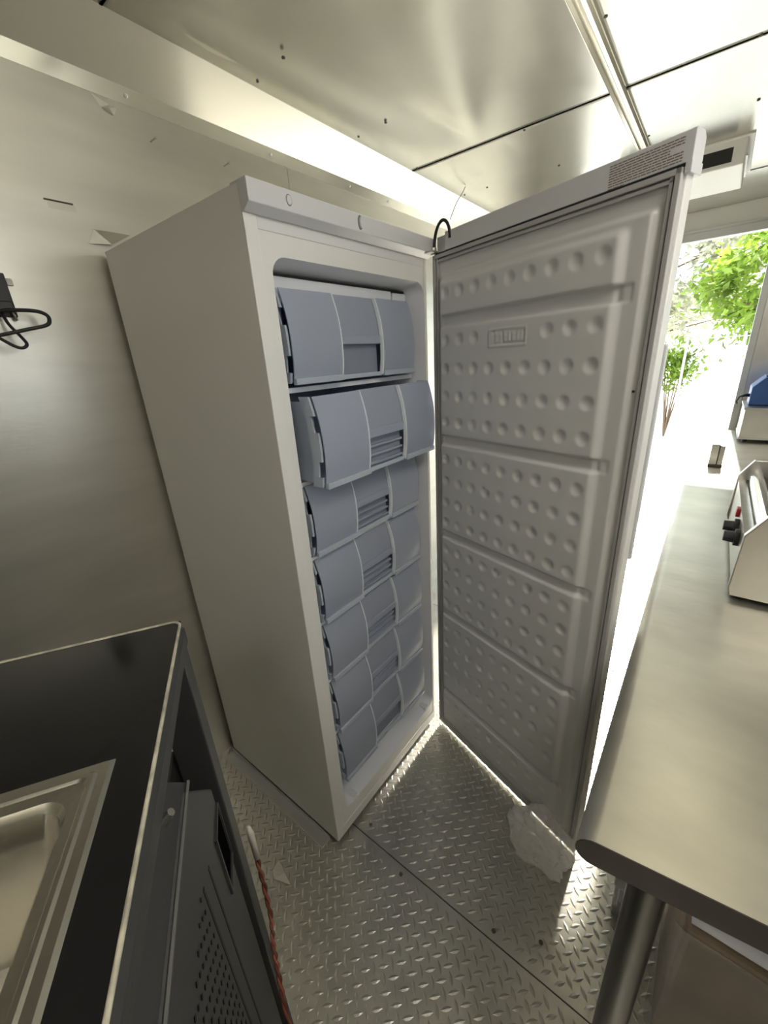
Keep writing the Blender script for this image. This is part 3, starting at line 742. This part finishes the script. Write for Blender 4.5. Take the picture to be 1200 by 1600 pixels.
    lp(sx0+.026, sx1-.026, sy0+.024, sy1-.024, .022, z-.0005); lp(sx0+.030, sx1-.030, sy0+.028, sy1-.028, .022, z-.006)
    lp(sx0+.034, sx1-.034, sy0+.032, sy1-.032, .022, z-.03); lp(sx0+.045, sx1-.045, sy0+.042, sy1-.042, .03, z-.14); lp(sx0+.065, sx1-.065, sy0+.062, sy1-.062, .03, z-.155)
    s = MB(); n = len(loops[0]); fs = []
    for k in range(len(loops)-1): fs += [(k*n+i, k*n+(i+1) % n, (k+1)*n+(i+1) % n, (k+1)*n+i) for i in range(n)]
    fs.append(tuple((len(loops)-1)*n+i for i in range(n)))
    s.add([p for l in loops for p in l], fs); bo = s.build('basin', 'sinksteel', r); smooth_angle(bo, .5)
    d = MB(); d.tube([((sx0+sx1)/2, (sy0+sy1)/2, z-.156), ((sx0+sx1)/2, (sy0+sy1)/2, z-.150)], .038, 20); d.build('drain', 'chrome', bo)
    # twisted red cord hanging from the corner post
    c = empty('red_cord', (0, 0, 0)); tag(c, 'twisted red cord with a pale knot hanging beside the sink cabinet', 'cord')
    rot = Matrix.Rotation(ang, 4, 'Z'); o0 = Vector((.189, -.344, 0))
    path = [(.030, .020, .745), (.031, .021, .70), (.037, .022, .62), (.050, .022, .545), (.080, .020, .53), (.108, .022, .51), (.138, .024, .47), (.150, .024, .36), (.15, .024, .15), (.15, .03, .006)]
    pts = [o0+rot @ Vector(p) for p in path]
    # resample
    dense = []
    for i in range(len(pts)-1):
        for k in range(10): dense.append(pts[i].lerp(pts[i+1], k/10))
    for k_, ph in enumerate((0, PI)):
        st = MB(); st.tube([p+Vector((.0022*math.cos(i*.8+ph), .0022*math.sin(i*.8+ph), 0)) for i, p in enumerate(dense)], .0026, 6)
        st.build('strand', 'red' if k_ == 0 else 'cordr2', c, smooth=True)
    kn = MB(); kn.tube([o0+rot @ Vector((.029, .020, .765)), o0+rot @ Vector((.030, .021, .745)), o0+rot @ Vector((.034, .022, .69))], [.003, .006, .005], 8); kn.build('knot', 'cordw', c, smooth=True)
M['cordr2'] = mat('red_cord_dark', (.15, .045, .03), .6)
build_sink()

# ------------------------------------------------------------------ small things on wall, floor
def details():
    # wire hook on the wall
    r = empty('wall_hook', (XL, -.235, 1.60)); tag(r, 'black double wire hook on a plate on the steel wall', 'hook')
    MB().box(0, .006, -.030, .018, .018, .110).build('plate', 'black', r, bevel=.002)
    MB().box(.004, .022, -.024, .012, .030, .050).build('clamp', 'black', r, bevel=.002)
    w1 = MB(); w1.tube(curve([(.012, -.020, .028), (.03, .0, .030), (.05, .040, .028), (.060, .058, .020), (.066, .060, .008), (.068, .050, -.004), (.066, .010, -.014), (.06, -.05, -.028)]), .0042, 8); w1.build('wire_loop', 'black', r, smooth=True)
    w2 = MB(); w2.tube(curve([(.012, -.012, .028), (.03, -.010, .0), (.05, .000, -.028), (.058, .004, -.044), (.06, -.006, -.052), (.06, -.020, -.048), (.05, -.04, -.03)]), .0036, 8); w2.build('wire_loop', 'black', r, smooth=True)
    b = MB(); b.tube([(.006, .006, .030), (.012, .010, .018), (.012, .012, .010)], [.003, .004, .003], 6); b.build('pin', 'steel', r)
    MB().box(.0, .006, .018, .030, .085, .100).build('anchor', 'paper', r, bevel=.002)
    # nails
    for (y, z, label) in ((.203, 2.067, 'short nail sticking from the wall below the torn tape'), (.427, 2.069, 'longer nail in the wall nearest the freezer top')):
        n = MB(); n.tube([(XL, y, z), (XL+.022, y+.004, z+.004), (XL+.023, y+.004, z+.004), (XL+.025, y+.004, z+.004)], [.0015, .0015, .004, .004], 8)
        tag(n.build('nail', 'steel'), label, 'nail')
    # torn tape
    t = MB(); t.add([(XL+.001, .075, 2.128), (XL+.001, .100, 2.121), (XL+.004, .112, 2.116), (XL+.001, .092, 2.106), (XL+.014, .106, 2.104), (XL+.016, .124, 2.110), (XL+.004, .118, 2.096),
                   (XL, .075, 2.128), (XL, .100, 2.121), (XL, .112, 2.116), (XL, .092, 2.106)],
                  [(0, 1, 3), (1, 2, 3), (2, 5, 4, 3), (3, 4, 6), (4, 5, 6), (0, 7, 8, 1)])
    tag(t.build('torn_tape', 'paper'), 'torn scrap of pale tape peeling under the cove trim', 'tape')
    # slit with peeling film
    s = empty('slit_mark', (XL, 0, 0)); tag(s, 'dark thin slot with a pale film patch on the wall', 'slot')
    MB().box(0, .0012, -.092, -.032, 1.8765, 1.8800).build('slot', 'grime', s)
    MB().box(0, .0006, -.086, -.028, 1.862, 1.8760).build('film_patch', 'wall', s)
    # lifted corner of film beside the freezer top
    f = MB(); f.add([(XL+.001, .0, 1.832), (XL+.001, .09, 1.832), (XL+.012, .03, 1.800), (XL+.001, -.02, 1.797), (XL, -.02, 1.797), (XL, .0, 1.832)], [(0, 1, 2), (0, 2, 3), (0, 3, 4, 5)])
    tag(f.build('lifted_film', 'wall'), 'lifted corner of pale film at the freezer back', 'film')
    # ceiling wire
    wv = MB(); wv.tube(curve([(-.44, 1.69, 2.252), (-.46, 1.70, 2.235), (-.49, 1.70, 2.205), (-.505, 1.69, 2.17), (-.52, 1.68, 2.13)]), .0016, 6)
    tag(wv.build('thin_wire', 'black', smooth=True), 'thin dark wire drooping from the ceiling behind the freezer door', 'wire')
    # flat angle strip on the floor beside the freezer
    a = MB(); a.prism([(-.037, .0), (-.037, .0025), (-.0035, .0025), (-.0035, .016), (-.001, .016), (-.001, .0)], 'x', -.60, -.038)
    tag(a.build('angle_strip', 'frame', bevel=.0006), 'flat metal angle strip on the floor along the freezer side', 'strip')
    # torn scrap on the floor
    k = MB(); k.add([(-.120, -.172, .002), (-.115, -.150, .022), (-.095, -.152, .020), (-.045, -.165, .003), (-.10, -.185, .002), (-.08, -.158, .012)],
                    [(0, 1, 5, 4), (1, 2, 5), (5, 2, 3), (4, 5, 3)])
    o = k.build('floor_scrap', 'cordw'); sol = o.modifiers.new('t', 'SOLIDIFY'); sol.thickness = .001
    tag(o, 'torn curled scrap lying on the tread plate floor', 'scrap')
    # ceiling air unit
    v = empty('ceiling_air_unit', (0, 0, HC)); tag(v, 'white air conditioner box with black vent on the ceiling', 'air conditioner')
    side = []
    for q in range(7):
        an = PI/2*q/6; side.append((2.50+.10*math.sin(an), -.10+.10*(1-math.cos(an))))
    hb = [(2.105, -.003), (2.135, -.095)]+[(p[0], p[1]) for p in side]
    MB().prism(hb, 'x', .16, .645).build('housing', 'endwall', v, bevel=.006)
    MB().add([(.20, 2.1115, -.022), (.60, 2.1115, -.022), (.60, 2.1285, -.080), (.20, 2.1285, -.080)], [(0, 1, 2, 3)]).build('vent_opening', 'vent', v)
    fr = MB(); fr.box(.14, .665, 2.09, 2.62, -.010, -.003); fr.build('flange', 'endwall', v, bevel=.002)
    MB().box(.645, .652, 2.17, 2.50, -.06, -.055).build('side_rail', 'frame', v)
    # crumpled plastic bag
    g = MB()
    def ridge(v): return 1-2*abs(noise.noise(v))
    def bag(u, t):
        a = 2*PI*u; p = PI*(.03+.94*t)
        d = Vector((math.sin(p)*math.cos(a), math.sin(p)*math.sin(a), math.cos(p)))
        k1 = noise.noise(d*1.6+Vector((3, 1, 7))); k2 = ridge(d*3.1+Vector((9, 4, 1))); k3 = ridge(d*7.0+Vector((2, 8, 3)))
        r0 = .92+.38*k1+.16*k2+.07*k3
        return (d.x*.088*r0+.012*d.z, d.y*.050*r0+.01*d.z, max(.0025, .080+d.z*.098*r0))
    g.grid(bag, 90, 60); o = g.build('plastic_bag', 'filmbag', smooth=True)
    o.location = (.528, .345, 0); o.rotation_euler = (0, 0, math.radians(-14))
    tag(o, 'crumpled clear plastic bag on the floor against the freezer door', 'plastic bag')
details()
